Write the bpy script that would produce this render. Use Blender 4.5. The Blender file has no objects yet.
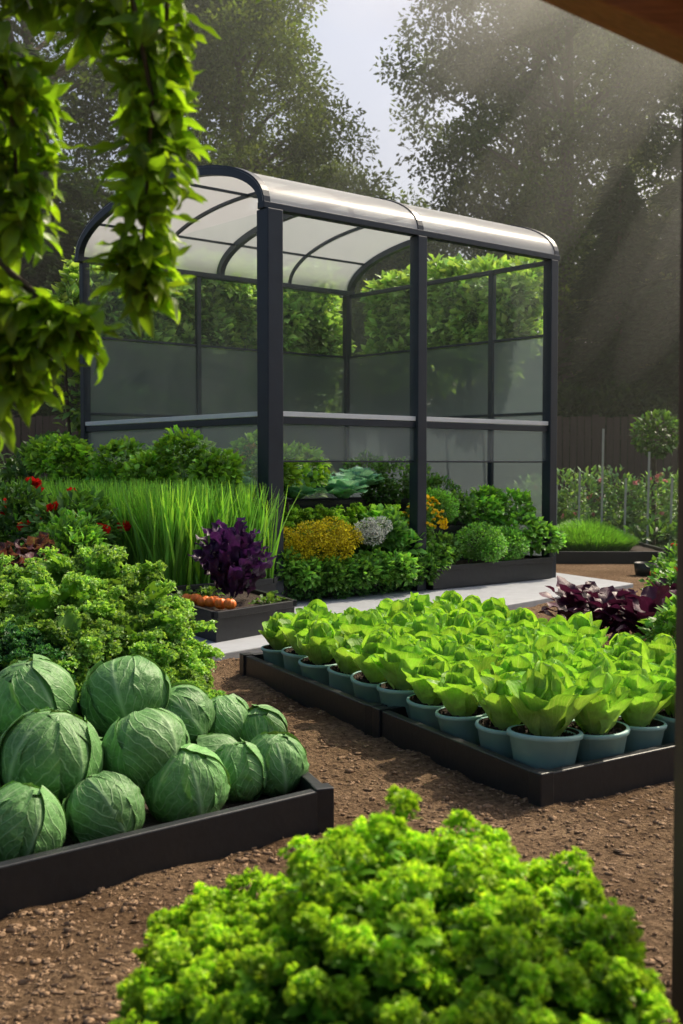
import bpy, math, numpy as np
from mathutils import Vector, Matrix, noise as mnoise
R = np.random.default_rng(7)
scene = bpy.context.scene
scene.view_settings.view_transform = 'Standard'
scene.view_settings.look = 'None'
scene.view_settings.exposure = 0
PI = math.pi

# ---------------------------------------------------------------- materials
def new_mat(name):
    m = bpy.data.materials.new(name); m.use_nodes = True
    nt = m.node_tree; nt.nodes.clear()
    out = nt.nodes.new('ShaderNodeOutputMaterial')
    return m, nt, out
def N(nt, t, **kw):
    n = nt.nodes.new(t)
    for k, v in kw.items():
        if k in n.inputs: n.inputs[k].default_value = v
        else: setattr(n, k, v)
    return n
def math_n(nt, op, a, b=None, clamp=False):
    n = nt.nodes.new('ShaderNodeMath'); n.operation = op; n.use_clamp = clamp
    for i, x in enumerate([a, b]):
        if x is None: continue
        if isinstance(x, (int, float)): n.inputs[i].default_value = x
        else: nt.links.new(x, n.inputs[i])
    return n.outputs[0]
def mixc(nt, fac, a, b, blend='MIX'):
    n = nt.nodes.new('ShaderNodeMix'); n.data_type = 'RGBA'; n.blend_type = blend
    for i, x in ((0, fac), (6, a), (7, b)):
        if isinstance(x, (int, float)): n.inputs[i].default_value = x
        elif isinstance(x, tuple): n.inputs[i].default_value = (*x[:3], 1)
        else: nt.links.new(x, n.inputs[i])
    return n.outputs[2]

def solid(name, col, rough=0.6, nscale=20, namt=0.25, bump=0.1, metal=0.0, dist=0.01, stretch=None):
    m, nt, out = new_mat(name)
    tc = N(nt, 'ShaderNodeTexCoord')
    nz = N(nt, 'ShaderNodeTexNoise', Scale=nscale, Detail=6.0)
    src = tc.outputs['Object']
    if stretch:
        mp = N(nt, 'ShaderNodeMapping'); mp.inputs['Scale'].default_value = stretch
        nt.links.new(src, mp.inputs[0]); src = mp.outputs[0]
    nt.links.new(src, nz.inputs['Vector'])
    d = tuple(c * (1 - namt) for c in col); l = tuple(min(1, c * (1 + namt)) for c in col)
    c = mixc(nt, nz.outputs[0], d, l)
    b = N(nt, 'ShaderNodeBsdfPrincipled', Roughness=rough, Metallic=metal)
    nt.links.new(c, b.inputs['Base Color'])
    bp = N(nt, 'ShaderNodeBump', Strength=bump, Distance=dist)
    nt.links.new(nz.outputs[0], bp.inputs['Height']); nt.links.new(bp.outputs[0], b.inputs['Normal'])
    nt.links.new(b.outputs[0], out.inputs[0])
    return m

def leafmat(name, rough=0.45, trans=0.35, veins=0.0, veincol=(0.5, 0.6, 0.35), spec=0.4, bump=0.3, nscale=30, lat=7.0, crinkle=0.3, simple=False, tint=(1.3, 1.25, 0.55), wobble=1.2, vbump=-0.35):
    m, nt, out = new_mat(name)
    at = N(nt, 'ShaderNodeAttribute'); at.attribute_name = 'Col'
    tc = N(nt, 'ShaderNodeTexCoord')
    if simple:
        col = at.outputs['Color']; h = None
    else:
        nz = N(nt, 'ShaderNodeTexNoise', Scale=nscale, Detail=3.0)
        nt.links.new(tc.outputs['Object'], nz.inputs['Vector'])
        k = math_n(nt, 'ADD', math_n(nt, 'MULTIPLY', nz.outputs[0], 0.9), 0.55)
        cmb = N(nt, 'ShaderNodeCombineColor')
        for i in range(3): nt.links.new(k, cmb.inputs[i])
        col = mixc(nt, 1.0, at.outputs['Color'], cmb.outputs[0], 'MULTIPLY')
        h = nz.outputs[0]
    if veins > 0:
        uv = N(nt, 'ShaderNodeUVMap'); uv.uv_map = 'UVMap'
        sp = N(nt, 'ShaderNodeSeparateXYZ'); nt.links.new(uv.outputs[0], sp.inputs[0])
        du = math_n(nt, 'ABSOLUTE', math_n(nt, 'SUBTRACT', sp.outputs[0], 0.5))
        nz2 = N(nt, 'ShaderNodeTexNoise', Scale=14.0, Detail=2.0)
        nt.links.new(tc.outputs['Object'], nz2.inputs['Vector'])
        wob = math_n(nt, 'MULTIPLY', math_n(nt, 'SUBTRACT', nz2.outputs[0], 0.5), wobble)
        mid = math_n(nt, 'SUBTRACT', 1.0, math_n(nt, 'MULTIPLY', du, 22.0), True)
        ph = math_n(nt, 'ADD', math_n(nt, 'SUBTRACT', math_n(nt, 'MULTIPLY', sp.outputs[1], lat), math_n(nt, 'MULTIPLY', du, lat * 1.4)), wob)
        fr = math_n(nt, 'ABSOLUTE', math_n(nt, 'SUBTRACT', math_n(nt, 'FRACT', ph), 0.5))
        latv = math_n(nt, 'SUBTRACT', 1.0, math_n(nt, 'MULTIPLY', fr, 8.0), True)
        latv = math_n(nt, 'MULTIPLY', latv, 0.75)
        vor = N(nt, 'ShaderNodeTexVoronoi', Scale=nscale * 1.1); vor.feature = 'DISTANCE_TO_EDGE'
        nt.links.new(tc.outputs['Object'], vor.inputs['Vector'])
        net = math_n(nt, 'SUBTRACT', 1.0, math_n(nt, 'MULTIPLY', vor.outputs[0], 7.0), True)
        net = math_n(nt, 'MULTIPLY', net, crinkle)
        vm = math_n(nt, 'MAXIMUM', math_n(nt, 'MAXIMUM', mid, latv), net)
        vf = math_n(nt, 'MULTIPLY', vm, veins)
        col = mixc(nt, vf, col, veincol)
        h = math_n(nt, 'ADD', math_n(nt, 'MULTIPLY', h, 0.7), math_n(nt, 'MULTIPLY', vm, vbump))
    b = N(nt, 'ShaderNodeBsdfPrincipled', Roughness=rough)
    b.inputs['Specular IOR Level'].default_value = spec
    nt.links.new(col, b.inputs['Base Color'])
    if bump > 0 and h is not None:
        bp = N(nt, 'ShaderNodeBump', Strength=bump, Distance=0.012)
        nt.links.new(h, bp.inputs['Height']); nt.links.new(bp.outputs[0], b.inputs['Normal'])
    if trans > 0:
        tr = N(nt, 'ShaderNodeBsdfTranslucent')
        c2 = mixc(nt, 1.0, col, tint, 'MULTIPLY')
        nt.links.new(c2, tr.inputs[0])
        mx = N(nt, 'ShaderNodeMixShader'); mx.inputs[0].default_value = trans
        nt.links.new(b.outputs[0], mx.inputs[1]); nt.links.new(tr.outputs[0], mx.inputs[2])
        nt.links.new(mx.outputs[0], out.inputs[0])
    else:
        nt.links.new(b.outputs[0], out.inputs[0])
    return m

M_leaf = leafmat('foliage_leaf', nscale=8, bump=0.0)
M_big = leafmat('vegetable_leaf', veins=0.35, veincol=(0.45, 0.62, 0.2), nscale=30, trans=0.42, lat=8)
M_cab = leafmat('cabbage_leaf', veins=0.6, veincol=(0.42, 0.62, 0.32), nscale=34, trans=0.1, rough=0.5, spec=0.3, bump=0.75, lat=6, crinkle=0.18, wobble=1.1, vbump=0.3)
M_tree = leafmat('tree_leaf', simple=True, bump=0, trans=0.45, spec=0.1, rough=0.8)
M_petal = leafmat('petal', simple=True, bump=0, trans=0.35, spec=0.2, tint=(1, 1, 1))
M_bark = solid('bark', (0.09, 0.065, 0.045), 0.9, 12, 0.5, 0.6, dist=0.03)
M_black = solid('black_planter_plastic', (0.014, 0.016, 0.019), 0.42, 30, 0.35, 0.15)
M_frame = solid('anthracite_metal', (0.02, 0.029, 0.043), 0.4, 8, 0.25, 0.03, metal=0.2)
M_white = solid('white_rail', (0.7, 0.74, 0.76), 0.4, 8, 0.1, 0.02)
M_pot = solid('sage_pot_ceramic', (0.3, 0.5, 0.46), 0.5, 14, 0.15, 0.08)
M_bedsoil = solid('bed_soil', (0.045, 0.028, 0.018), 0.95, 45, 0.6, 1.0, dist=0.03)
M_slab = solid('concrete_paving', (0.36, 0.38, 0.41), 0.75, 10, 0.22, 0.25)
M_wood = solid('wood_timber', (0.3, 0.13, 0.05), 0.65, 14, 0.55, 0.5, stretch=(1, 8, 8))
M_fence = solid('fence_wood', (0.085, 0.05, 0.038), 0.85, 5, 0.4, 0.3, stretch=(4, 4, 0.5))
M_carrot = solid('pumpkin_skin', (0.85, 0.2, 0.02), 0.45, 20, 0.15, 0.2)
M_stake = solid('pale_stake', (0.5, 0.5, 0.44), 0.7, 10, 0.2, 0.1)

def glass(name, transp, col, trl, rough):
    m, nt, out = new_mat(name)
    tp = N(nt, 'ShaderNodeBsdfTransparent'); tp.inputs[0].default_value = (0.95, 1, 0.98, 1)
    tc = N(nt, 'ShaderNodeTexCoord')
    nz = N(nt, 'ShaderNodeTexNoise', Scale=1.3, Detail=5.0)
    nt.links.new(tc.outputs['Object'], nz.inputs['Vector'])
    df = N(nt, 'ShaderNodeBsdfDiffuse'); tl = N(nt, 'ShaderNodeBsdfTranslucent')
    c = mixc(nt, nz.outputs[0], tuple(x * 0.75 for x in col), tuple(min(1, x * 1.25) for x in col))
    nt.links.new(c, df.inputs[0]); nt.links.new(c, tl.inputs[0])
    m1 = N(nt, 'ShaderNodeMixShader'); m1.inputs[0].default_value = trl
    nt.links.new(df.outputs[0], m1.inputs[1]); nt.links.new(tl.outputs[0], m1.inputs[2])
    gl = N(nt, 'ShaderNodeBsdfGlossy'); gl.inputs['Roughness'].default_value = rough
    m0 = N(nt, 'ShaderNodeMixShader'); m0.inputs[0].default_value = 0.08
    nt.links.new(m1.outputs[0], m0.inputs[1]); nt.links.new(gl.outputs[0], m0.inputs[2])
    m2 = N(nt, 'ShaderNodeMixShader')
    f = math_n(nt, 'ADD', math_n(nt, 'MULTIPLY', math_n(nt, 'SUBTRACT', nz.outputs[0], 0.5), 0.25), transp, True)
    nt.links.new(f, m2.inputs[0])
    nt.links.new(m0.outputs[0], m2.inputs[1]); nt.links.new(tp.outputs[0], m2.inputs[2])
    nt.links.new(m2.outputs[0], out.inputs[0])
    return m
M_clear = glass('clear_polycarbonate', 0.93, (0.5, 0.55, 0.52), 0.5, 0.1)
M_frost = glass('frosted_panel', 0.32, (0.2, 0.25, 0.26), 0.4, 0.25)
M_frostlight = glass('frosted_front_panel', 0.62, (0.4, 0.45, 0.46), 0.4, 0.2)
M_roof = glass('translucent_roof_sheet', 0.24, (0.97, 0.98, 0.99), 0.5, 0.25)

# ground
def ground_mat():
    m, nt, out = new_mat('soil_path')
    tc = N(nt, 'ShaderNodeTexCoord')
    a = N(nt, 'ShaderNodeTexNoise', Scale=1.4, Detail=6.0); b_ = N(nt, 'ShaderNodeTexNoise', Scale=30.0, Detail=10.0, Roughness=0.8)
    v = N(nt, 'ShaderNodeTexVoronoi', Scale=60.0)
    g = N(nt, 'ShaderNodeTexNoise', Scale=0.25, Detail=4.0)
    for n in (a, b_, v, g): nt.links.new(tc.outputs['Object'], n.inputs['Vector'])
    ar = N(nt, 'ShaderNodeMapRange'); ar.inputs[1].default_value = 0.35; ar.inputs[2].default_value = 0.65
    nt.links.new(a.outputs[0], ar.inputs[0])
    c1 = mixc(nt, ar.outputs[0], (0.24, 0.145, 0.075), (0.45, 0.3, 0.175))
    cr = N(nt, 'ShaderNodeMapRange'); cr.inputs[1].default_value = 0.38; cr.inputs[2].default_value = 0.6
    nt.links.new(b_.outputs[0], cr.inputs[0])
    c2 = mixc(nt, cr.outputs[0], (0.08, 0.045, 0.024), c1)
    sp = N(nt, 'ShaderNodeSeparateXYZ'); nt.links.new(tc.outputs['Object'], sp.inputs[0])
    far = math_n(nt, 'MULTIPLY', math_n(nt, 'SUBTRACT', math_n(nt, 'ADD', sp.outputs[1], math_n(nt, 'MULTIPLY', g.outputs[0], 6.0)), 17.5), 0.5, True)
    c3 = mixc(nt, far, c2, (0.035, 0.07, 0.02))
    bs = N(nt, 'ShaderNodeBsdfPrincipled', Roughness=0.95); bs.inputs['Specular IOR Level'].default_value = 0.15
    nt.links.new(c3, bs.inputs['Base Color'])
    hh = math_n(nt, 'ADD', b_.outputs[0], math_n(nt, 'MULTIPLY', v.outputs[0], 0.4))
    bp = N(nt, 'ShaderNodeBump', Strength=1.0, Distance=0.05)
    nt.links.new(hh, bp.inputs['Height']); nt.links.new(bp.outputs[0], bs.inputs['Normal'])
    nt.links.new(bs.outputs[0], out.inputs[0])
    return m
M_ground = ground_mat()
M_clod = solid('soil_clod', (0.29, 0.185, 0.105), 0.95, 90, 0.8, 0.6)

# ---------------------------------------------------------------- mesh builder
class MB:
    def __init__(s): s.v = []; s.c = []; s.uv = []; s.lv = []; s.ls = []; s.m = []; s.n = 0
    def grid(s, P, C=None, UV=None, mat=0):
        n, r, k = P.shape[:3]
        s.v.append(P.reshape(-1, 3))
        if C is None: C = np.ones((n, r, k, 3)) * 0.5
        s.c.append(np.broadcast_to(C, (n, r, k, 3)).reshape(-1, 3))
        if UV is None: UV = np.zeros((n, r, k, 2)) + [0.2, 0.11]
        s.uv.append(np.broadcast_to(UV, (n, r, k, 2)).reshape(-1, 2))
        i = np.arange(n)[:, None, None] * (r * k) + np.arange(r - 1)[None, :, None] * k + np.arange(k - 1)[None, None, :]
        q = np.stack([i, i + 1, i + k + 1, i + k], -1).reshape(-1, 4) + s.n
        s.lv.append(q.reshape(-1)); s.ls.append(np.full(len(q), 4)); s.m.append(np.full(len(q), mat))
        s.n += n * r * k
    def raw(s, V, F, col=(0.5, 0.5, 0.5), mat=0):
        V = np.asarray(V, float)
        s.v.append(V); s.c.append(np.tile(col, (len(V), 1))); s.uv.append(np.tile([0.2, 0.11], (len(V), 1)))
        for f in F:
            s.lv.append(np.array(f) + s.n); s.ls.append(np.array([len(f)])); s.m.append(np.array([mat]))
        s.n += len(V)
    def build(s, name, mats, smooth=True, parent=None, bevel=0, obj=True):
        me = bpy.data.meshes.new(name)
        v = np.concatenate(s.v); lv = np.concatenate(s.lv).astype(np.int32); lt = np.concatenate(s.ls)
        st = np.concatenate([[0], np.cumsum(lt)[:-1]]).astype(np.int32)
        me.vertices.add(len(v)); me.vertices.foreach_set('co', v.astype(np.float32).ravel())
        me.loops.add(len(lv)); me.loops.foreach_set('vertex_index', lv)
        me.polygons.add(len(lt)); me.polygons.foreach_set('loop_start', st)
        me.polygons.foreach_set('material_index', np.concatenate(s.m).astype(np.int32))
        me.polygons.foreach_set('use_smooth', np.full(len(lt), smooth))
        me.update(calc_edges=True)
        c = np.concatenate(s.c); c4 = np.concatenate([c, np.ones((len(c), 1))], 1).astype(np.float32)
        ca = me.color_attributes.new('Col', 'FLOAT_COLOR', 'POINT'); ca.data.foreach_set('color', c4.ravel())
        uvl = me.uv_layers.new(name='UVMap'); uvl.data.foreach_set('uv', np.concatenate(s.uv)[lv].astype(np.float32).ravel())
        for m in (mats if isinstance(mats, (list, tuple)) else [mats]): me.materials.append(m)
        if not obj: return me
        return place(name, me, parent=parent, bevel=bevel)
def place(name, me, loc=(0, 0, 0), rot=(0, 0, 0), sc=(1, 1, 1), parent=None, bevel=0):
    o = bpy.data.objects.new(name, me); scene.collection.objects.link(o)
    o.location = loc; o.rotation_euler = rot; o.scale = sc if hasattr(sc, '__len__') else (sc,) * 3
    if parent: o.parent = parent
    if bevel:
        b = o.modifiers.new('bevel', 'BEVEL'); b.width = bevel; b.segments = 2; b.limit_method = 'ANGLE'
    return o
def empty(name):
    o = bpy.data.objects.new(name, None); scene.collection.objects.link(o); return o
def nrm(a): return a / np.maximum(np.linalg.norm(a, axis=-1, keepdims=True), 1e-9)

PROF = {
 'lance': lambda t: np.clip(np.sin(PI * np.clip(t, 0, 1) ** 0.8), 0, 1) ** 0.9 + 0.03,
 'diamond': lambda t: 1 - np.abs(2 * t - 1) * 0.85,
 'obov': lambda t: (0.28 + 0.72 * np.clip(t * 1.7, 0, 1) ** 1.3) * np.sqrt(np.clip(1 - t ** 5, 0, 1)) + 0.02,
 'lett': lambda t: (0.36 + 0.64 * np.sin(np.clip(t * 1.45, 0, 1) * PI / 2) ** 1.3) * np.sqrt(np.clip(1 - t ** 3.6, 0, 1)) + 0.03,
 'round': lambda t: np.sqrt(np.clip(1 - (2 * t - 1) ** 2, 0, 1)) * 0.95 + 0.06,
 'blade': lambda t: 1 - 0.85 * t ** 2,
 'quad': lambda t: np.ones_like(t),
}
def leaves(mb, base, D, Nn, L, W, bend=0.5, cup=0.1, ruf=0.0, freq=4, nu=2, nv=3, prof='lance', c0=(0.05, 0.1, 0.02), c1=(0.1, 0.2, 0.04), var=0.25, mat=0, hue=0.1, bright=None, tpow=None):
    base = np.atleast_2d(base).astype(float); n = len(base)
    D = nrm(np.broadcast_to(D, (n, 3)).astype(float)); Nn = np.broadcast_to(Nn, (n, 3)).astype(float)
    Nn = nrm(Nn - D * (Nn * D).sum(-1, keepdims=True)); S = np.cross(D, Nn)
    L = np.broadcast_to(L, (n,)); W = np.broadcast_to(W, (n,)); b = np.broadcast_to(bend, (n,)).astype(float)
    b = np.where(np.abs(b) < 1e-3, 1e-3, b)
    t1 = np.linspace(0, 1, nv + 1)
    if tpow: t1 = 1 - (1 - t1) ** tpow
    t = t1[None, :, None]; s = np.linspace(-1, 1, nu + 1)[None, None, :]
    th = b[:, None, None] * t
    x = L[:, None, None] * np.sin(th) / b[:, None, None]; z = -L[:, None, None] * (1 - np.cos(th)) / b[:, None, None]
    w = PROF[prof](t) * W[:, None, None] * 0.5
    off = cup * w * 2 * s ** 2
    if ruf:
        ph = R.uniform(0, 6.28, (n, 1, 1)); ph2 = R.uniform(0, 6.28, (n, 1, 1))
        off = off + ruf * w * 2 * np.abs(s) ** 1.6 * (np.sin(freq * 6.28 * t + ph + np.sign(s) * ph2) + 0.35 * np.sin(freq * 11 * t + ph2))
        w = w * (1 + 0.18 * np.sin(freq * 9.1 * t + ph2) * min(ruf * 2, 1))
    ex = lambda a: a[:, None, None, :]
    nl = ex(Nn) * np.cos(th)[..., None] + ex(D) * np.sin(th)[..., None]
    P = ex(base) + ex(D) * (x + 0 * s)[..., None] + ex(Nn) * (z + 0 * s)[..., None] + ex(S) * (s * w)[..., None] + nl * off[..., None]
    if bright is None: br = R.uniform(1 - var, 1 + var, (n, 1, 1, 1))
    else: br = (bright * R.uniform(1 - var, 1 + var, n))[:, None, None, None]
    hu = 1 + R.uniform(-hue, hue, (n, 1, 1, 3)) * [1, 0.3, 0.8]
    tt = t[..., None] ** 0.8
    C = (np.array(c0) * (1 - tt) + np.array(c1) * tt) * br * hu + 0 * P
    UV = np.stack([np.broadcast_to(s * 0.5 + 0.5, P.shape[:3]), np.broadcast_to(t, P.shape[:3])], -1)
    mb.grid(P, np.clip(C, 0, 1), UV, mat)

def tube(mb, pts, rad, k=8, col=(0.1, 0.07, 0.05), mat=0):
    pts = np.asarray(pts, float); n = len(pts); rad = np.broadcast_to(rad, (n,))
    T = nrm(np.gradient(pts, axis=0)); ref = np.array([0, 0, 1.0]) if abs(T[0][2]) < 0.8 else np.array([1.0, 0, 0])
    A = nrm(np.cross(T, ref)); B = np.cross(T, A)
    a = np.linspace(0, 2 * PI, k + 1)
    P = pts[:, None] + rad[:, None, None] * (np.cos(a)[None, :, None] * A[:, None] + np.sin(a)[None, :, None] * B[:, None])
    mb.grid(P[None], np.array(col) + 0 * P[None], None, mat)
def lathe(mb, prof, k=24, col=(0.5,) * 3, mat=0, c=(0, 0, 0), rib=0):
    prof = np.array(prof); a = np.linspace(0, 2 * PI, k + 1); rb = 1 + (0.06 * np.cos(a * rib) if rib else 0 * a)
    P = np.stack([prof[:, 0][:, None] * np.cos(a) * rb, prof[:, 0][:, None] * np.sin(a) * rb, prof[:, 1][:, None] + 0 * a], -1) + np.array(c)
    mb.grid(P[None], np.array(col) + 0 * P[None], None, mat)
def beam(mb, p0, p1, w, h, up=(0, 0, 1), mat=0):
    p0 = np.array(p0, float); p1 = np.array(p1, float); d = nrm(p1 - p0); up = np.array(up, float)
    s = nrm(np.cross(d, up)); u = np.cross(s, d)
    V = [p + s * a * w / 2 + u * b * h / 2 for p in (p0, p1) for a, b in ((-1, -1), (1, -1), (1, 1), (-1, 1))]
    mb.raw(V, [(0, 1, 2, 3), (7, 6, 5, 4), (0, 4, 5, 1), (1, 5, 6, 2), (2, 6, 7, 3), (3, 7, 4, 0)], mat=mat)
def post(mb, x, y, z0, z1, w, ang, mat=0):
    beam(mb, (x, y, z0), (x, y, z1), w, w, up=(math.cos(ang), math.sin(ang), 0), mat=mat)
def prism(mb, poly, z0, z1, mat=0):
    n = len(poly); V = [(x, y, z0) for x, y in poly] + [(x, y, z1) for x, y in poly]
    mb.raw(V, [tuple(range(n))[::-1], tuple(range(n, 2 * n))] + [(i, (i + 1) % n, n + (i + 1) % n, n + i) for i in range(n)], mat=mat)
def rand_dirs(n, zmin=-1.0):
    z = R.uniform(zmin, 1, n); a = R.uniform(0, 2 * PI, n); r = np.sqrt(1 - z * z)
    return np.stack([r * np.cos(a), r * np.sin(a), z], -1)

def mound(mb, c, rad, n, L, W, c0, c1, zmin=-0.3, prof='lance', nu=2, nv=2, bend=0.6, ruf=0, freq=3, cup=0.15, updir=0.4, shell=0.35, mat=0, var=0.35, lumps=6, hue=0.12):
    d = rand_dirs(n, zmin); rad = np.array(rad, float)
    ld = rand_dirs(lumps, -0.2) if lumps else None
    k = 1.0
    if lumps: k = 0.82 + 0.22 * np.clip((d @ ld.T).max(1) * 3 - 2, -0.5, 1)
    rr = (1 - shell * R.random(n) ** 1.3) * k
    p = np.array(c) + d * rad * rr[:, None]
    D = nrm(d + R.normal(0, 0.45, (n, 3)) + [0, 0, updir])
    Nn = nrm(d * 0.5 + R.normal(0, 0.4, (n, 3)) + [0, 0, 0.9])
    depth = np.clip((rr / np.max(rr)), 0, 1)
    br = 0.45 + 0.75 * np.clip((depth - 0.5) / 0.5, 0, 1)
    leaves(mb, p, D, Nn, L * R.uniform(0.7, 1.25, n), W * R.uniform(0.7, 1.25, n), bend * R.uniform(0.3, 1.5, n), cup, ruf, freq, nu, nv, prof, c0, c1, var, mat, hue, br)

def florets(mb, C0, dirs, r, bright, c0, c1, k=8, mat=0, nv=2):
    """curly bobbles: many tiny cupped leaves around each centre (vectorised)"""
    n = len(C0); r = np.broadcast_to(r, (n,)); dd = nrm(rand_dirs(n * k, -0.5).reshape(n, k, 3) + dirs[:, None] * 0.6)
    base = (C0[:, None] + dd * (r * 0.4)[:, None, None]).reshape(-1, 3)
    D = nrm(dd.reshape(-1, 3) + R.normal(0, 0.3, (n * k, 3)))
    Nn = np.repeat(dirs * 0.3, k, 0) + R.normal(0, 0.6, (n * k, 3))
    rl = np.repeat(r, k)
    leaves(mb, base, D, Nn, rl * 1.25 * R.uniform(0.8, 1.2, n * k), rl * 1.05, 1.2, 0.3, 0.12, 1, 2, nv, 'round', c0, c1, 0.2, mat, 0.1, np.repeat(bright, k))

# ---------------------------------------------------------------- ground
def fbm(x, y, s): return mnoise.fractal((x * s, y * s, 1.7), 1.0, 2.0, 4)
def gz(x, y): return max(-0.035, min(0.04, fbm(x, y, 1.3) * 0.022 + fbm(x + 9, y, 5) * 0.022))
gx = np.concatenate([-np.geomspace(400, 5.2, 22), np.arange(-5, 5.01, 0.04), np.geomspace(5.2, 400, 22)])
gy = np.concatenate([[-200, -60, -20, -8, -3, -1, 0.5], np.arange(1.0, 11, 0.04), np.geomspace(11.2, 600, 40)])
X, Y = np.meshgrid(gx, gy)
Z = np.zeros_like(X)
for i in range(X.shape[0]):
    for j in range(X.shape[1]):
        if abs(X[i, j]) < 5.1 and 0.9 < Y[i, j] < 11.1: Z[i, j] = gz(X[i, j], Y[i, j])
mb = MB(); mb.grid(np.stack([X, Y, Z], -1)[None]); mb.build('ground', M_ground)
# clods
mb = MB(); n = 42000
cy = 2.0 + 9 * R.random(n) ** 1.5; cx = R.uniform(-0.42, 0.5, n) * cy
sz = np.exp(R.normal(math.log(0.0045), 0.5, n)).clip(0.002, 0.013)
a = np.linspace(0, 2 * PI, 7)[None, None, :]; ph = np.array([-1.2, -0.5, 0.4, 1.35])
zz = np.sin(ph)[None, :, None]; rr = np.cos(ph)[None, :, None]
P = np.stack([rr * np.cos(a) + 0 * zz, rr * np.sin(a) + 0 * zz, zz * 0.7 + 0 * a], -1) * R.uniform(0.75, 1.25, (n, 4, 7, 1))
P[:, :, -1] = P[:, :, 0]
P = P * (sz[:, None, None, None] * R.uniform(0.4, 2.0, (n, 1, 1, 3)) * [1, 1, 0.7])
zc = np.array([gz(x, y) for x, y in zip(cx, cy)])
P += np.stack([cx, cy, zc + sz * 0.1], -1)[:, None, None, :]
mb.grid(P); mb.build('soil_clods', M_clod, smooth=True)

# ---------------------------------------------------------------- frames of reference
U = np.array([0.763, 0.646]); V_ = np.array([-0.646, 0.763]); A = np.array([-0.636, 10.2])
GL, GW, ZE, RISE = 3.87, 3.47, 3.56, 0.52
def G(a, b, z): p = A + U * a + V_ * b; return np.array([p[0], p[1], z])
angU = math.atan2(U[1], U[0])

def raised_bed(name, poly, h=0.14, soil=0.06, t=0.045, base=0.0):
    root = empty(name)
    f = MB(); poly = [np.array(p) for p in poly]; n = len(poly)
    for i in range(n):
        p, q = poly[i], poly[(i + 1) % n]; d = nrm(q - p)
        a = p + d * 0.036; b = q - d * 0.036
        beam(f, (*a, base + (h - 0.02) / 2), (*b, base + (h - 0.02) / 2), t, h + 0.02)
        an = math.atan2(d[1], d[0]); post(f, p[0], p[1], -0.02, base + h + 0.008, 0.07, an)
    f.build(name + '_frame', M_black, smooth=False, parent=root, bevel=0.005)
    s = MB(); m = 26; uu, vv = np.meshgrid(np.linspace(0, 1, m), np.linspace(0, 1, m))
    w = [(1 - uu) * (1 - vv), uu * (1 - vv), uu * vv, (1 - uu) * vv]
    XY = sum(wi[..., None] * p for wi, p in zip(w, poly))
    zz = base + soil + R.normal(0, 0.006, uu.shape)
    s.grid(np.concatenate([XY, zz[..., None]], -1)[None]); s.build(name + '_soil', M_bedsoil, parent=root)
    return root

# slab
mb = MB(); prism(mb, [(-0.98, 7.35), (3.1, 12.05), (0.6, 17.2), (-4.6, 12.4)], -0.1, 0.045)
mb.build('paving_slab', M_slab, smooth=False, bevel=0.008)

# ---------------------------------------------------------------- greenhouse
gh = empty('greenhouse')
f = MB()
zt = ZE
for (a, b, w) in ((0, 0, 0.17), (GL / 2 - 0.1, 0, 0.125), (GL, 0, 0.12), (0, GW, 0.09), (GL, GW, 0.09), (GL * 0.389, GW, 0.06), (GL, GW * 0.25, 0.07), (GL, GW * 0.6, 0.05)):
    p = G(a, b, 0); post(f, p[0], p[1], 0.04, zt, w, angU)
f.build('posts', M_frame, smooth=False, parent=gh, bevel=0.008)
f = MB()
for b in (0, GW):
    beam(f, G(-0.1, b, ZE + 0.03), G(GL + 0.1, b, ZE + 0.03), 0.10, 0.06)
beam(f, G(GL, 0.08, ZE - 0.02), G(GL, GW - 0.08, ZE - 0.02), 0.05, 0.05)
segsAB = [(0.09, GL / 2 - 0.165), (GL / 2 - 0.035, GL - 0.065)]
for s0, s1 in segsAB:
    beam(f, G(s0, 0, 1.70), G(s1, 0, 1.70), 0.05, 0.06); beam(f, G(s0, 0, 1.335), G(s1, 0, 1.335), 0.018, 0.018)
beam(f, G(0, 0.09, 1.70), G(0, GW - 0.05, 1.70), 0.05, 0.06)
for z in (1.88, 2.74, 0.4):
    beam(f, G(0.05, GW, z), G(GL * 0.389 - 0.035, GW, z), 0.03, 0.03)
    beam(f, G(GL * 0.389 + 0.035, GW, z), G(GL - 0.05, GW, z), 0.03, 0.03)
    beam(f, G(GL, 0.07, z), G(GL, GW * 0.25 - 0.04, z), 0.03, 0.03)
    beam(f, G(GL, GW * 0.25 + 0.04, z), G(GL, GW * 0.6 - 0.03, z), 0.03, 0.03)
    beam(f, G(GL, GW * 0.6 + 0.03, z), G(GL, GW - 0.05, z), 0.03, 0.03)
f.build('rails', M_frame, smooth=False, parent=gh, bevel=0.005)
f = MB()
for s0, s1 in segsAB: beam(f, G(s0, -0.005, 1.76), G(s1, -0.005, 1.76), 0.06, 0.045)
beam(f, G(-0.005, 0.09, 1.76), G(-0.005, GW - 0.05, 1.76), 0.06, 0.045)
f.build('white_rail_caps', M_white, smooth=False, parent=gh, bevel=0.004)
def archpts(a, dz=0.0, n=40, grow=0.0):
    ph = np.linspace(0, PI, n)
    return np.array([G(a, GW / 2 - (GW / 2 + grow) * math.cos(x), ZE + 0.05 + dz + (RISE + grow) * math.sin(x) ** 0.95) for x in ph])
def sweep_rect(mb, pts, side, w, h):
    T = nrm(np.gradient(pts, axis=0)); S = np.array([*side, 0.0]); Nn = nrm(np.cross(T, S))
    P = np.stack([pts + S * w / 2 * a + Nn * h / 2 * b for a, b in ((-1, -1), (1, -1), (1, 1), (-1, 1), (-1, -1))], 1)
    mb.grid(P[None])
f = MB()
for a, w, h in ((-0.06, 0.07, 0.09), (GL * 0.25, 0.03, 0.035), (GL / 2 - 0.1, 0.07, 0.075), (GL * 0.75, 0.03, 0.035), (GL + 0.06, 0.07, 0.08)):
    sweep_rect(f, archpts(a), U, w, h)
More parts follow.
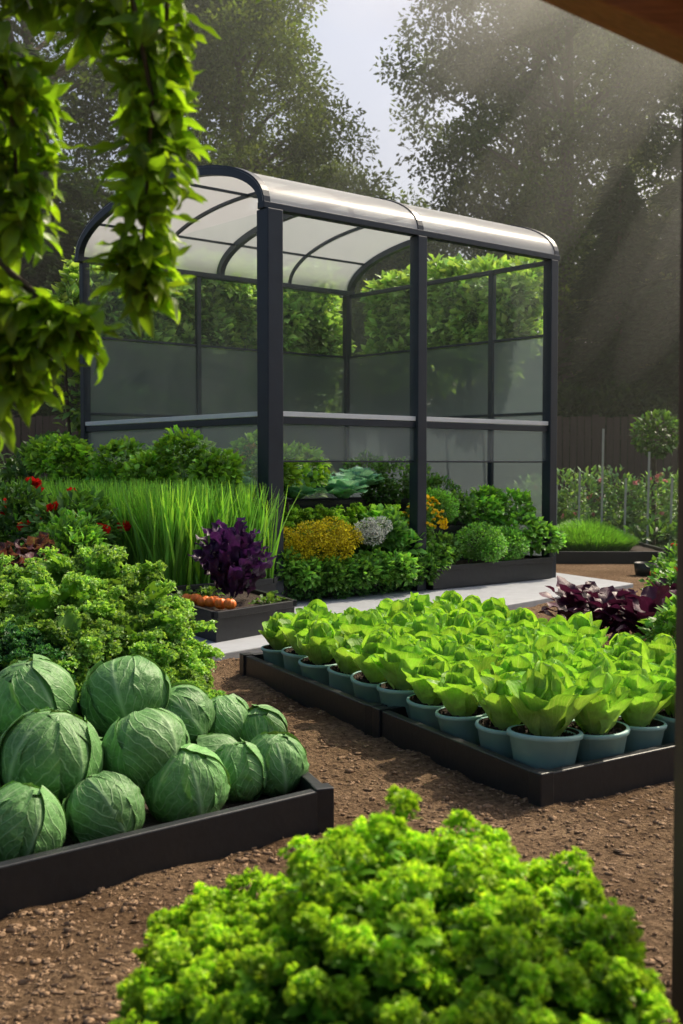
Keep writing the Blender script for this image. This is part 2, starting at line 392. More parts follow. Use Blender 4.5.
f.build('roof_arches', M_frame, smooth=False, parent=gh)
f = MB()
for k in (8, 19, 31):
    q = lambda a: archpts(a)[k]
    beam(f, q(0.0), q(GL), 0.025, 0.025)
f.build('roof_purlins', M_frame, smooth=False, parent=gh)
f = MB()
for s0, s1 in ((-0.1, GL / 2 - 0.145), (GL / 2 - 0.055, GL + 0.1)):
    p0 = archpts(s0, grow=0.03); p1 = archpts(s1, grow=0.03)
    f.grid(np.stack([p0, (p0 + p1) / 2, p1], 1)[None])
f.build('roof_sheet', M_roof, parent=gh)
def panel(mb, pa, pb, z0, z1):
    P = np.array([[[*pa[:2], z0], [*pb[:2], z0]], [[*pa[:2], z1], [*pb[:2], z1]]]); mb.grid(P[None])
f = MB(); panel(f, G(0.05, GW, 0), G(GL - 0.05, GW, 0), 2.765, ZE); panel(f, G(GL, 0.07, 0), G(GL, GW - 0.05, 0), 2.765, ZE - 0.05)
panel(f, G(0, 0.09, 0), G(0, GW - 0.05, 0), 1.79, ZE)
for s0, s1 in segsAB: panel(f, G(s0, 0, 0), G(s1, 0, 0), 1.79, ZE)
f.build('clear_panels', M_clear, smooth=False, parent=gh)
f = MB(); panel(f, G(0.05, GW, 0), G(GL - 0.05, GW, 0), 0.05, 2.72); panel(f, G(GL, 0.07, 0), G(GL, GW - 0.05, 0), 0.05, 2.72)
f.build('frosted_panels', M_frost, smooth=False, parent=gh)
f = MB()
for s0, s1 in segsAB: panel(f, G(s0, 0, 0), G(s1, 0, 0), 1.35, 1.66)
panel(f, G(0, 0.09, 0), G(0, GW - 0.05, 0), 1.1, 1.66)
f.build('front_panels', M_frostlight, smooth=False, parent=gh)

# climbing plants behind the back walls
mb = MB()
for i in range(96):
    if i < 52: p = G(R.uniform(0.0, GL), GW + 0.42 + R.uniform(0, 0.2), R.uniform(2.6, 3.75))
    else: p = G(GL + 0.45 + R.uniform(0, 0.2), R.uniform(0.85, GW), R.uniform(2.5, 3.6))
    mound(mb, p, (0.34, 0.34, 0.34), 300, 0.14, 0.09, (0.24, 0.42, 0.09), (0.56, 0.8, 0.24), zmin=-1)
for i in range(12):
    p = G(i / 11 * GL, GW + 0.45, 0) if i < 7 else G(GL + 0.45, 1.0 + (i - 7) / 4 * 2.4, 0)
    tube(mb, [p, p + [0.05, 0, 1.2], p + [-0.03, 0.05, 2.4], p + [0, 0, 3.3]], 0.02, 6, mat=1)
for i in range(40):
    p = G(R.uniform(0.1, GL), GW + 0.5, R.uniform(0.2, 2.3)); mound(mb, p, (0.4, 0.3, 0.4), 90, 0.15, 0.09, (0.16, 0.3, 0.07), (0.4, 0.6, 0.17), zmin=-1)
mb.build('climbing_bean_plants', [M_leaf, M_bark])

# ---------------------------------------------------------------- planters around the greenhouse
def planter(name, poly, z0, z1):
    root = empty(name); f = MB(); prism(f, poly, z0, z1 - 0.03)
    for i in range(len(poly)):
        p = np.array(poly[i]); q = np.array(poly[(i + 1) % len(poly)]); d = nrm(q - p)
        beam(f, (*(p - d * 0.0), z1 - 0.01), (*(q - d * 0.042), z1 - 0.01), 0.04, 0.05)
    f.build(name + '_box', M_black, smooth=False, parent=root, bevel=0.004)
    s = MB(); c = np.mean(poly, 0); pp = [np.array(p) * 0.97 + c * 0.03 for p in poly]
    s.raw([(*p, z1 - 0.015) for p in pp], [tuple(range(len(pp)))]); s.build(name + '_soil', M_bedsoil, smooth=False, parent=root)
    return root
g2 = lambda a, b: tuple(G(a, b, 0)[:2])
planter('planter_box', [g2(-1.15, -0.25), g2(-0.13, -0.25), g2(-0.13, 3.0), g2(-1.15, 3.0)], 0.045, 0.30)
planter('planter_box', [(-0.886, 8.0), (-0.36, 8.7), (-0.86, 9.75), (-1.45, 9.0)], 0.045, 0.25)
planter('planter_box', [g2(0.12, 0.08), g2(GL / 2 - 0.2, 0.08), g2(GL / 2 - 0.2, 0.5), g2(0.12, 0.5)], 0.05, 0.3)
planter('planter_box', [g2(GL / 2, -0.12), g2(GL - 0.08, -0.12), g2(GL - 0.08, 0.5), g2(GL / 2, 0.5)], 0.05, 0.27)
planter('planter_box', [g2(0.12, 0.54), g2(GL - 0.1, 0.54), g2(GL - 0.1, 0.8), g2(0.12, 0.8)], 0.05, 0.62)
planter('planter_box', [g2(0.12, 0.84), g2(GL - 0.1, 0.84), g2(GL - 0.1, 1.6), g2(0.12, 1.6)], 0.05, 0.92)

# chives
mb = MB(); n = 9500
aa = R.uniform(-1.25, -0.16, n); bb = R.uniform(-0.25, 2.9, n)
B = np.stack([A[0] + U[0] * aa + V_[0] * bb, A[1] + U[1] * aa + V_[1] * bb, np.full(n, 0.28)], -1)
D = np.stack([R.normal(0, 0.09, n), R.normal(0, 0.09, n), np.ones(n)], -1)
leaves(mb, B, D, R.normal(0, 1, (n, 3)), R.uniform(0.62, 0.92, n), 0.024, R.uniform(0, 0.6, n), 0.3, 0, 1, 1, 4, 'blade', (0.1, 0.27, 0.03), (0.34, 0.68, 0.1), 0.45)
mb.build('chive_plants', M_leaf)
mb = MB()
for i in range(28):
    p = G(R.uniform(-0.6, -0.1) if i % 2 else R.uniform(0.15, 0.9), 0.4 + i / 27 * 3.0, R.uniform(1.05, 1.38))
    mound(mb, p, (0.26, 0.26, 0.24), 420, 0.075, 0.05, (0.16, 0.34, 0.03), (0.4, 0.72, 0.09), zmin=-0.6, ruf=0.15, nv=3)
for i in range(10):
    p = G(0.5, 0.4 + i / 9 * 2.6, 0.05); tube(mb, [p, p + [0, 0, 0.9]], 0.015, 5, mat=1)
mb.build('celery_plants', [M_leaf, M_bark])

def ruffled(mb, c, n, L, W, c0, c1, rings=(0.1, 1.25), ruf=0.28, freq=2, nu=8, nv=10, bend=0.9, cup=0.1, spread=0.06, mat=0, var=0.25, prof='obov', up=0.0, tpow=None):
    i = np.arange(n); az = i * 2.39996 + R.uniform(0, 6) + R.normal(0, 0.1, n)
    til = rings[0] + (rings[1] - rings[0]) * (i / max(1, n - 1)) ** 0.8
    D = np.stack([np.sin(til) * np.cos(az), np.sin(til) * np.sin(az), np.cos(til)], -1)
    Nn = np.stack([-np.cos(til) * np.cos(az), -np.cos(til) * np.sin(az), np.sin(til)], -1)
    base = np.array(c) + np.stack([np.cos(az), np.sin(az), 0 * az], -1) * spread * (i / n)[:, None]
    base[:, 2] += up * (1 - i / n)
    s = R.uniform(0.85, 1.12, n)
    leaves(mb, base, D, Nn, L * s, W * s, bend * R.uniform(0.6, 1.3, n), cup, ruf, freq, nu, nv, prof, c0, c1, var, mat, tpow=tpow)

def frilly(mb, c, rad, n, L, W, c0, c1, ruf=0.32, freq=2.4, nu=10, nv=14, mat=0, zmin=-0.1):
    d = rand_dirs(n, zmin); rad = np.array(rad, float)
    rr = (0.55 + 0.45 * R.random(n))
    p = np.array(c) + d * rad * rr[:, None] * 0.8
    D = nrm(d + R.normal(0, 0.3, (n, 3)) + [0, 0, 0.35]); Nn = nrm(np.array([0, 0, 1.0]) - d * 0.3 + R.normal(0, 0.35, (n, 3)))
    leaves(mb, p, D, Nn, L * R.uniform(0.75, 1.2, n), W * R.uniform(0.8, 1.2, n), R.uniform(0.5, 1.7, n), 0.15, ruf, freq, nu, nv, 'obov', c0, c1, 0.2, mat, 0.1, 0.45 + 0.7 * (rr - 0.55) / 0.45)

def curly(mb, c, rad, n, L, c0, c1, r=0.014, m=26, zmin=-0.15, mat=0):
    """curly kale head: drooping blades whose rims carry rows of tight curls"""
    rad = np.array(rad, float); d = rand_dirs(n, zmin); rr = 0.6 + 0.4 * R.random(n)
    p = np.array(c) + d * rad * rr[:, None] * 0.72
    D = nrm(d + R.normal(0, 0.25, (n, 3)) + [0, 0, 0.5]); Nn = nrm(np.array([0, 0, 1.0]) - d * 0.3 + R.normal(0, 0.3, (n, 3)))
    Nn = nrm(Nn - D * (Nn * D).sum(-1, keepdims=True)); S = np.cross(D, Nn)
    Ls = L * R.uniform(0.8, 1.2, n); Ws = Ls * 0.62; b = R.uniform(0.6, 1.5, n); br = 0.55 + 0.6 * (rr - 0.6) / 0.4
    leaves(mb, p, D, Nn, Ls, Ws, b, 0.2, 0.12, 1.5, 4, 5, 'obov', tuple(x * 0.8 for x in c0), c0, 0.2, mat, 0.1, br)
    u = np.linspace(0, 1, m)[None, :]
    t = 0.2 + 0.85 * np.sin(u * PI); t = np.clip(t, 0, 1.02); s = -np.cos(u * PI)
    w = Ws[:, None] * 0.5 * (0.45 + 0.6 * np.sin(u * PI) ** 0.5)
    th = b[:, None] * t
    X_ = Ls[:, None] * np.sin(th) / b[:, None]; Z_ = -Ls[:, None] * (1 - np.cos(th)) / b[:, None]
    off = r * 0.9 * np.sin(u * 40 + R.uniform(0, 6, (n, 1)))
    Pc = p[:, None] + D[:, None] * X_[..., None] + Nn[:, None] * (Z_ + off)[..., None] + S[:, None] * (s * w)[..., None]
    Pc = Pc.reshape(-1, 3) + R.normal(0, r * 0.3, (n * m, 3))
    florets(mb, Pc, np.repeat(nrm(D + Nn), m, 0), r * R.uniform(0.8, 1.25, n * m), np.repeat(br, m) * R.uniform(0.85, 1.15, n * m), c0, c1, k=6, mat=mat)

# purple kale
mb = MB()
for p, s in (((-0.86, 8.85, 0.25), 0.85), ((-0.78, 8.95, 0.25), 0.78), ((-0.92, 8.95, 0.28), 0.8)):
    ruffled(mb, p, 26, 0.48 * s, 0.12 * s, (0.05, 0.02, 0.05), (0.06, 0.015, 0.085), rings=(0.03, 0.55), ruf=0.4, freq=3, nv=16, up=0.26, spread=0.06, var=0.5, bend=0.6)
mb.build('purple_kale_plant', leafmat('purple_leaf', veins=0.3, veincol=(0.2, 0.07, 0.2), trans=0.25, nscale=30, tint=(1, 0.8, 1.1)))
# small round pumpkins
for i in range(6):
    mb = MB(); a = np.linspace(0, PI, 11); r0 = R.uniform(0.045, 0.056)
    lathe(mb, [(r0 * math.sin(x) ** 0.8 + 0.0005, -0.04 * math.cos(x)) for x in a], 40, mat=0, rib=9)
    tube(mb, [(0, 0, 0.035), (0.004, 0, 0.055)], 0.006, 6, col=(0.1, 0.15, 0.04), mat=1)
    o = mb.build('small_pumpkin', [M_carrot, M_leaf]); o.location = (-1.17 + 0.072 * i, 8.60 - 0.075 * i, 0.285 + 0.008 * (i % 2)); o.rotation_euler = (R.normal(0, 0.2), R.normal(0, 0.2), 0)
mb = MB()
for x, y in ((-1.25, 9.0), (-1.1, 9.3), (-0.55, 8.75)):
    ruffled(mb, (x, y, 0.23), 12, 0.12, 0.06, (0.06, 0.14, 0.03), (0.1, 0.22, 0.04))
mb.build('spinach_plants', M_big)

# display plants
def herb(name, lst, c0, c1, L, W, n=500, mat=M_leaf, k=2.1, **kw):
    mb = MB()
    for a, b, z, r in lst:
        v = R.uniform(0.8, 1.25) if k != 1 else 1
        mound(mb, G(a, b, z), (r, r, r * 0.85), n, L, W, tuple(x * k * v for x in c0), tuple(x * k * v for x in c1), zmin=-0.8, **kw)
    return mb.build(name, mat)
herb('basil_plants', [(0.15 + i * 0.21, R.uniform(-0.15, 0.05), R.uniform(0.22, 0.36), 0.2) for i in range(10)], (0.05, 0.12, 0.02), (0.11, 0.25, 0.04), 0.065, 0.045, 420)
herb('oregano_plants', [(0.2 + i * 0.28, 0.02, 0.14, 0.17) for i in range(6)], (0.03, 0.08, 0.02), (0.07, 0.17, 0.04), 0.035, 0.025, 500)
herb('yellow_flower_cluster', [(0.2, 0.1, 0.6, 0.16), (0.42, -0.05, 0.64, 0.18), (0.66, -0.05, 0.66, 0.18), (0.88, 0.0, 0.6, 0.16), (0.5, 0.0, 0.5, 0.19), (0.75, -0.05, 0.5, 0.15), (0.3, -0.02, 0.48, 0.14)], (0.65, 0.52, 0.02), (0.95, 0.82, 0.04), 0.022, 0.017, 1000, M_petal, k=1, prof='round', hue=0.05, shell=0.5, lumps=16)
herb('white_flower_cluster', [(1.12, -0.04, 0.68, 0.13), (1.3, -0.02, 0.7, 0.12), (1.2, -0.04, 0.6, 0.12)], (0.7, 0.75, 0.6), (0.95, 0.95, 0.9), 0.02, 0.016, 650, M_petal, k=1, prof='round', hue=0.04, shell=0.5, lumps=14)
herb('thyme_plants', [(0.1 + i * 0.3, 0.4, 0.52, 0.19) for i in range(7)], (0.05, 0.11, 0.02), (0.11, 0.24, 0.04), 0.05, 0.03, 420)
mb = MB()
for i in range(9):
    curly(mb, G(0.15 + i * 0.2, 0.42 + 0.1 * (i % 2), 0.68), (0.2, 0.2, 0.17), 34, 0.12, (0.2, 0.42, 0.04), (0.44, 0.76, 0.09), r=0.015, m=16)
mb.build('curly_lettuce_plants', M_leaf)
herb('orange_flower_cluster', [(0.6, 1.15, 1.4, 0.15), (0.82, 1.2, 1.36, 0.13), (0.45, 1.2, 1.34, 0.12)], (0.5, 0.36, 0.06), (0.9, 0.66, 0.16), 0.035, 0.026, 500, M_petal, k=1)
herb('marigold_plant', [(2.0, 0.2, 0.6, 0.2), (2.05, 0.2, 0.8, 0.16), (1.98, 0.1, 0.4, 0.18)], (0.04, 0.09, 0.02), (0.09, 0.2, 0.04), 0.05, 0.03, 420)
mb = MB()
for i in range(80):
    d = rand_dirs(1, -0.1)[0]; p = G(2.04, 0.12, 0.66) + d * [0.23, 0.23, 0.32]
    k = 12; leaves(mb, np.tile(p, (k, 1)), rand_dirs(k, 0.0), d, 0.03, 0.024, 0.6, c0=(0.85, 0.5, 0.01), c1=(0.95, 0.7, 0.02), prof='round', mat=0, hue=0.05)
mb.build('marigold_flowers', M_petal)
herb('boxwood_balls', [(2.72, -0.02, 0.45, 0.27), (3.2, 0.05, 0.42, 0.24), (2.5, 0.45, 0.82, 0.26)], (0.06, 0.16, 0.03), (0.13, 0.3, 0.05), 0.035, 0.02, 2600, shell=0.4, lumps=22)
herb('parsley_plants', [(2.3, 0.85, 1.12, 0.3), (2.1, 1.1, 1.2, 0.25), (2.75, 0.9, 1.05, 0.26), (2.98, 0.55, 0.8, 0.22), (2.3, 0.1, 0.4, 0.2), (2.05, 0.8, 1.0, 0.2), (3.1, 1.0, 0.95, 0.25)], (0.05, 0.11, 0.025), (0.1, 0.22, 0.05), 0.06, 0.035, 600)
herb('mint_plants', [(3.3, 0.45, 0.72, 0.24), (3.55, 0.1, 0.55, 0.26), (3.7, 0.35, 0.78, 0.24), (3.75, -0.02, 0.46, 0.2), (3.5, 0.6, 0.85, 0.22)], (0.06, 0.15, 0.02), (0.14, 0.33, 0.05), 0.085, 0.055, 360)
herb('chard_plants', [(1.62, 0.3, 0.65, 0.2), (1.72, 0.1, 0.45, 0.2), (1.5, 0.1, 0.6, 0.16)], (0.05, 0.14, 0.03), (0.11, 0.26, 0.05), 0.12, 0.07, 220, M_big)

def cab_head(mb, c, r, mat=0, col0=(0.095, 0.235, 0.065), col1=(0.15, 0.36, 0.1), k=9, squash=0.9, tilt=None, flare=0.0):
    rot = np.array(Matrix.Rotation(R.uniform(0, 6.28), 3, 'Z') @ Matrix.Rotation(R.uniform(0, 0.7) if tilt is None else tilt, 3, 'X') @ Matrix.Rotation(R.uniform(0, 6.28), 3, 'Z'))
    a = np.linspace(-PI / 2, PI / 2, 14)[:, None]; b = np.linspace(0, 2 * PI, 22)[None]
    P = np.stack([np.cos(a) * np.cos(b), np.cos(a) * np.sin(b), np.sin(a) + 0 * b], -1) * 0.96
    hue = R.uniform(0.85, 1.15)
    parts = [(P[None], np.array(col1) * 1.1 * hue + 0 * P[None], np.zeros((1, 14, 22, 2)) + [0.3, 0.2])]
    nu, nv = 18, 24
    for i in range(k):
        az = i * 2.39996 + R.normal(0, 0.15)
        s = np.linspace(-1, 1, nu + 1)[None]; t = np.linspace(0, 1, nv + 1)[:, None]
        top = R.uniform(1.4, 1.85) if i < 4 else R.uniform(0.9, 1.6)
        al = -1.45 + t * (1.45 + top)
        w = np.sin(PI * np.clip(t * 0.86 + 0.08, 0, 1)) ** 0.65
        be = s * w * R.uniform(0.95, 1.2)
        er = np.array([math.cos(az), math.sin(az), 0]); et = np.array([-math.sin(az), math.cos(az), 0]); ez = np.array([0, 0, 1.0])
        rad = 1 + 0.012 * i + (0.02 + 0.04 * (i / k)) * (np.abs(s) ** 6) + (0.02 + flare * (i / k)) * t ** 8 + 0.018 * np.sin(7 * s + 6 * t + i) + 0.02 * np.abs(s) ** 2 * np.sin(24 * t + i * 2 + 3 * s) * w + 0.01 * np.sin(17 * s + 3 * i) * np.sin(15 * t + i) + 0.03 * np.exp(-(s * 8) ** 2) * (1 - 0.7 * t)
        P = (np.cos(be)[..., None] * (np.cos(al)[..., None] * er + np.sin(al)[..., None] * ez) + np.sin(be)[..., None] * et) * rad[..., None]
        C = (np.array(col0) * (1 - t[..., None]) + np.array(col1) * t[..., None]) * R.uniform(0.7, 1.15) * hue + 0 * P
        UV = np.stack([s * 0.5 + 0.5 + 0 * t, t + 0 * s], -1)
        parts.append((P[None], C[None], UV[None]))
    for P, C, UV in parts:
        P = (P * [1, 1, squash]) @ rot.T * r + np.array(c)
        mb.grid(P, C, UV, mat)

# big open cabbages on the top tier
mb = MB()
for i in range(6):
    p = G(0.22 + i * 0.31, 0.72 + 0.12 * (i % 2), 0.98 + 0.08 * (i % 2))
    cab_head(mb, p + [0, 0, 0.1], 0.12, col0=(0.18, 0.44, 0.3), col1=(0.36, 0.66, 0.46))
    ruffled(mb, p, 16, 0.27, 0.26, (0.24, 0.54, 0.38), (0.3, 0.62, 0.44), rings=(0.35, 1.25), ruf=0.07, freq=1.5, bend=0.5, cup=0.15, prof='round', mat=0)
mb.build('open_cabbage_plants', leafmat('blue_green_cabbage_leaf', veins=0.6, veincol=(0.6, 0.8, 0.6), nscale=24, trans=0.3, rough=0.45, bump=0.5, lat=6, crinkle=0.15, tint=(1.1, 1.1, 0.8)))

# ---------------------------------------------------------------- left bed with cabbages and kale
P1 = np.array([-0.07, 4.05]); wv = np.array([-0.33, 0.944])
raised_bed('raised_bed', [P1, P1 + wv * 2.1, P1 + wv * 2.1 - U * 4, P1 - U * 4])
cabs = [(-1.0, 3.52, .165, .127), (-.78, 3.70, .16, .12), (-.55, 3.99, .165, .14), (-.385, 4.2, .155, .11), (-.25, 4.28, .165, .116),
        (-.33, 4.68, .2, .1), (-.49, 4.68, .24, .108), (-.70, 4.03, .28, .15), (-1.0, 3.87, .29, .168), (-.853, 4.5, .37, .17),
        (-1.21, 4.4, .38, .165), (-.655, 4.55, .28, .135), (-.95, 4.2, .14, .15), (-1.25, 4.1, .14, .15), (-1.28, 3.65, .16, .14),
        (-1.5, 3.9, .22, .17), (-1.55, 4.3, .2, .17), (-.7, 4.4, .12, .12), (-.5, 4.4, .13, .12), (-1.7, 3.4, .16, .15), (-1.45, 3.3, .15, .13)]
for i, (x, y, z, r) in enumerate(cabs):
    mb = MB(); cab_head(mb, (0, 0, 0), r * 0.98, squash=R.uniform(0.84, 0.98), flare=R.choice([0, 0.05, 0.12]))
    o = mb.build('cabbage', M_cab); o.location = (x, y, z)
# curly kale mass
mb = MB()
for (x, y, z, s) in ((-1.35, 5.15, 0.42, 1.0), (-1.02, 5.25, 0.36, 0.95), (-1.75, 5.2, 0.4, 0.95), (-1.2, 5.55, 0.5, 1.05), (-1.6, 5.55, 0.48, 1.0), (-0.85, 5.0, 0.26, 0.72), (-1.2, 4.9, 0.38, 0.75), (-1.5, 4.9, 0.38, 0.75), (-2.1, 5.4, 0.4, 1.0), (-0.92, 5.5, 0.3, 0.8), (-0.72, 4.85, 0.2, 0.55)):
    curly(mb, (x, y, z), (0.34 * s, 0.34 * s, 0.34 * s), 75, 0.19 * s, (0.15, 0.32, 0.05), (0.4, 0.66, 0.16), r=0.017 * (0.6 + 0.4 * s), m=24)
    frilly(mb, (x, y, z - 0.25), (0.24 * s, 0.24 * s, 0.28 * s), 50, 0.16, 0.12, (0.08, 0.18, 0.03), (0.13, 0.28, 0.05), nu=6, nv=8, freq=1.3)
mb.build('curly_kale_plants', leafmat('kale_leaf', nscale=20, trans=0.4, bump=0))
mb = MB()
for (x, y, z) in ((-1.62, 4.55, 0.47), (-1.4, 4.72, 0.47), (-1.85, 4.7, 0.47), (-1.3, 4.7, 0.4)):
    curly(mb, (x, y, z - 0.03), (0.17, 0.17, 0.16), 40, 0.1, (0.04, 0.13, 0.04), (0.09, 0.28, 0.09), r=0.011, m=18)
mb.build('dark_kale_plants', M_leaf)

# ---------------------------------------------------------------- right beds with potted lettuces
F = np.array([0.76, 4.29]); ld = np.array([-0.446, 0.895]); rd = np.array([0.818, 0.575])
raised_bed('raised_bed', [F, F + rd * 1.75, F + rd * 1.75 + ld * 1.27, F + ld * 1.27], h=0.13)
raised_bed('raised_bed', [F + ld * 1.35, F + ld * 1.35 + rd * 1.75, F + ld * 3.02 + rd * 1.75, F + ld * 3.02], h=0.13)
def lettuce_mesh(seed):
    mb = MB()
    prof = [(0.0005, 0), (0.088, 0), (0.095, 0.006), (0.118, 0.125), (0.126, 0.128), (0.128, 0.14), (0.124, 0.146), (0.114, 0.145), (0.11, 0.125), (0.0005, 0.128)]
    lathe(mb, prof[:8], 28, mat=0); lathe(mb, prof[7:], 28, mat=1)
    k = 150; rr = 0.1 * np.sqrt(R.random(k)); aa = R.uniform(0, 6.28, k)
    leaves(mb, np.stack([rr * np.cos(aa), rr * np.sin(aa), np.full(k, 0.125)], -1), rand_dirs(k, 0), rand_dirs(k), 0.015, 0.014, 0, nu=1, nv=1, prof='quad', mat=1)
    ruffled(mb, (0, 0, 0.12), 14, 0.235, 0.15, (0.46, 0.64, 0.2), (0.3, 0.6, 0.05), rings=(0.0, 0.3), ruf=0.08, freq=1.6, nu=10, nv=14, bend=-0.25, cup=0.3, spread=0.03, mat=2, var=0.2, prof='lett', tpow=1.5)
    ruffled(mb, (0, 0, 0.12), 14, 0.21, 0.155, (0.5, 0.68, 0.24), (0.22, 0.5, 0.04), rings=(0.3, 0.62), ruf=0.09, freq=1.6, nu=10, nv=14, bend=0.15, cup=0.2, spread=0.05, mat=2, var=0.25, prof='lett', tpow=1.5)
    return mb.build('potted_lettuce_mesh', [M_pot, M_bedsoil, M_lett], obj=False)
M_lett = leafmat('lettuce_leaf', veins=0.5, veincol=(0.6, 0.8, 0.3), nscale=26, trans=0.42, rough=0.42, bump=0.6, lat=7, crinkle=0.22, tint=(1.25, 1.2, 0.5))
LM = [lettuce_mesh(i) for i in range(8)]
for j in range(6):
    for i in range(10):
        off = 0.17 + i * 0.298
        p = F + ld * off + rd * (0.17 + j * 0.27) + R.normal(0, 0.012, 2)
        s = 1.0 * R.uniform(0.9, 1.12)
        if i == 0 and j == 0: s = 1.2
        place('potted_lettuce', LM[R.integers(8)], (p[0], p[1], 0.055), (R.normal(0, 0.05), R.normal(0, 0.05), R.uniform(0, 6.28)), s)

# ---------------------------------------------------------------- foreground shrub
planter('planter_box', [(-0.33, 1.66), (0.44, 1.66), (0.44, 2.25), (-0.33, 2.25)], 0.0, 0.33)
mb = MB()
def top(x):
    return np.interp(x, [-0.36, -0.3, -0.2, -0.12, -0.05, 0.05, 0.12, 0.17, 0.23, 0.28, 0.34, 0.39, 0.44, 0.5], [0.38, 0.46, 0.50, 0.52, 0.59, 0.61, 0.62, 0.56, 0.61, 0.59, 0.52, 0.53, 0.55, 0.44])
stem_c = np.array([0.05, 1.95, 0.3])
heads = []
tries = 0
while len(heads) < 175 and tries < 8000:
    tries += 1
    x = R.uniform(-0.35, 0.47); y = R.uniform(1.6, 2.25)
    pf = math.sqrt(max(0.05, 1 - ((y - 1.93) / 0.4) ** 2)) ** 0.7
    z = 0.33 + (top(x) - 0.33) * pf * (1 + R.normal(0, 0.09)) - 0.03
    c = np.array([x, y, z])
    if all(np.linalg.norm(c - h) > 0.055 for h in heads): heads.append(c)
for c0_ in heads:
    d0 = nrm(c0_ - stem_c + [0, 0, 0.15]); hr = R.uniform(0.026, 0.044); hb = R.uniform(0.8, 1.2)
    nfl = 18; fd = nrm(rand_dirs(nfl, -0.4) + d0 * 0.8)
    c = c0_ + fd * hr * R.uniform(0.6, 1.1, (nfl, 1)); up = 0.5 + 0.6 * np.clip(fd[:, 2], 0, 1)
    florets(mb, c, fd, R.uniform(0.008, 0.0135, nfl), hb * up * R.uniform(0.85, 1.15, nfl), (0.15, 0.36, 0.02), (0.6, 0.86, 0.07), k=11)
    k = 12; q = c0_ - d0 * 0.02
    leaves(mb, np.tile(q, (k, 1)), nrm(rand_dirs(k, -0.2) + d0 * 0.3), d0, 0.05, 0.022, 0.5, 0.1, 0, 1, 2, 3, 'lance', (0.08, 0.22, 0.015), (0.2, 0.44, 0.03), 0.3, 0)
    tube(mb, [c0_ * 0.4 + stem_c * 0.6, c0_ * 0.8 + stem_c * 0.2, c0_], 0.004, 5, col=(0.1, 0.18, 0.04))
nn = 3000; bx = R.uniform(-0.34, 0.46, nn); by = R.uniform(1.62, 2.25, nn)
bz = 0.33 + (top(bx) - 0.37) * np.sqrt(np.clip(1 - ((by - 1.93) / 0.42) ** 2, 0.02, 1)) * R.random(nn) * 0.85
leaves(mb, np.stack([bx, by, bz], -1), rand_dirs(nn, -0.1), [0, 0, 1], 0.05, 0.03, 0.5, c0=(0.05, 0.13, 0.01), c1=(0.1, 0.24, 0.02))
mb.build('euphorbia_shrub', leafmat('euphorbia_leaf', simple=True, bump=0, trans=0.45, spec=0.25, tint=(1.2, 1.25, 0.55)))

# ---------------------------------------------------------------- overhanging tree top-left
mb = MB()
tube(mb, [(-2.2, 2.6, -0.1), (-2.15, 2.58, 0.9), (-2.0, 2.5, 1.8), (-1.7, 2.4, 2.3), (-1.2, 2.3, 2.45), (-0.7, 2.25, 2.42), (-0.2, 2.2, 2.36)], [0.1, 0.08, 0.07, 0.05, 0.03, 0.02, 0.008], 10, mat=1)
tube(mb, [(-2.0, 2.5, 1.8), (-1.5, 2.35, 2.0), (-1.0, 2.25, 1.95), (-0.7, 2.2, 1.72), (-0.55, 2.2, 1.6)], [0.05, 0.03, 0.02, 0.01, 0.004], 8, mat=1)
def hang(path, spread, n, L=0.088, dark=1.0):  # dark scales the leaf colour down, painting in the shaded interior
    path = np.array(path, float); m = len(path)
    tube(mb, path, np.linspace(0.007, 0.002, m), 5, mat=1, col=(0.1, 0.12, 0.04))
    n = int(n * 1.15)
    t = R.random(n) ** 0.95; ti = t * (m - 1); i0 = np.clip(ti.astype(int), 0, m - 2); fr = (ti - i0)[:, None]
    p = path[i0] * (1 - fr) + path[i0 + 1] * fr
    d = rand_dirs(n, -1); d[:, 2] *= 0.25; d = nrm(d)
    sp = spread * (1 - 0.6 * t ** 2)
    base = p + d * (sp * R.random(n) ** 0.7)[:, None] + R.normal(0, 0.006, (n, 3))
    D = nrm(d * R.uniform(0.4, 2.0, (n, 1)) + [0, 0, -0.6] + R.normal(0, 0.35, (n, 3)))
    leaves(mb, base, D, d + [0, 0, 0.6], L * R.uniform(0.5, 1.2, n), L * 0.35 * R.uniform(0.8, 1.2, n), R.uniform(-1.0, 2.0, n), 0.22, 0.16, 1.6, 4, 9, 'lance', (0.09 * dark, 0.18 * dark, 0.012), (0.3 * dark, 0.46 * dark, 0.025), 0.5, 0)
hang([(-0.42, 2.2, 2.42), (-0.40, 2.2, 2.2), (-0.36, 2.2, 2.0), (-0.37, 2.2, 1.85), (-0.38, 2.2, 1.72), (-0.375, 2.2, 1.62)], 0.05, 270)
hang([(-0.33, 2.25, 2.38), (-0.34, 2.25, 2.15), (-0.37, 2.25, 1.98)], 0.05, 90)
hang([(-0.25, 2.2, 2.38), (-0.2, 2.2, 2.3), (-0.17, 2.2, 2.24)], 0.04, 50)
hang([(-0.48, 2.2, 2.42), (-0.5, 2.2, 2.25), (-0.47, 2.2, 2.12)], 0.05, 80)
hang([(-0.62, 2.25, 2.42), (-0.58, 2.25, 2.3), (-0.6, 2.25, 2.22)], 0.09, 130, dark=0.5)
hang([(-0.66, 2.2, 2.1), (-0.63, 2.2, 2.0), (-0.62, 2.2, 1.85), (-0.63, 2.2, 1.74)], 0.06, 200)
hang([(-0.75, 2.2, 2.3), (-0.72, 2.2, 2.0), (-0.72, 2.2, 1.6)], 0.08, 180, dark=0.6)
hang([(-0.62, 2.2, 1.64), (-0.56, 2.2, 1.6), (-0.52, 2.2, 1.58), (-0.5, 2.2, 1.54)], 0.04, 80)
hang([(-0.7, 2.2, 1.66), (-0.64, 2.2, 1.6), (-0.61, 2.2, 1.52), (-0.62, 2.2, 1.45)], 0.055, 150)
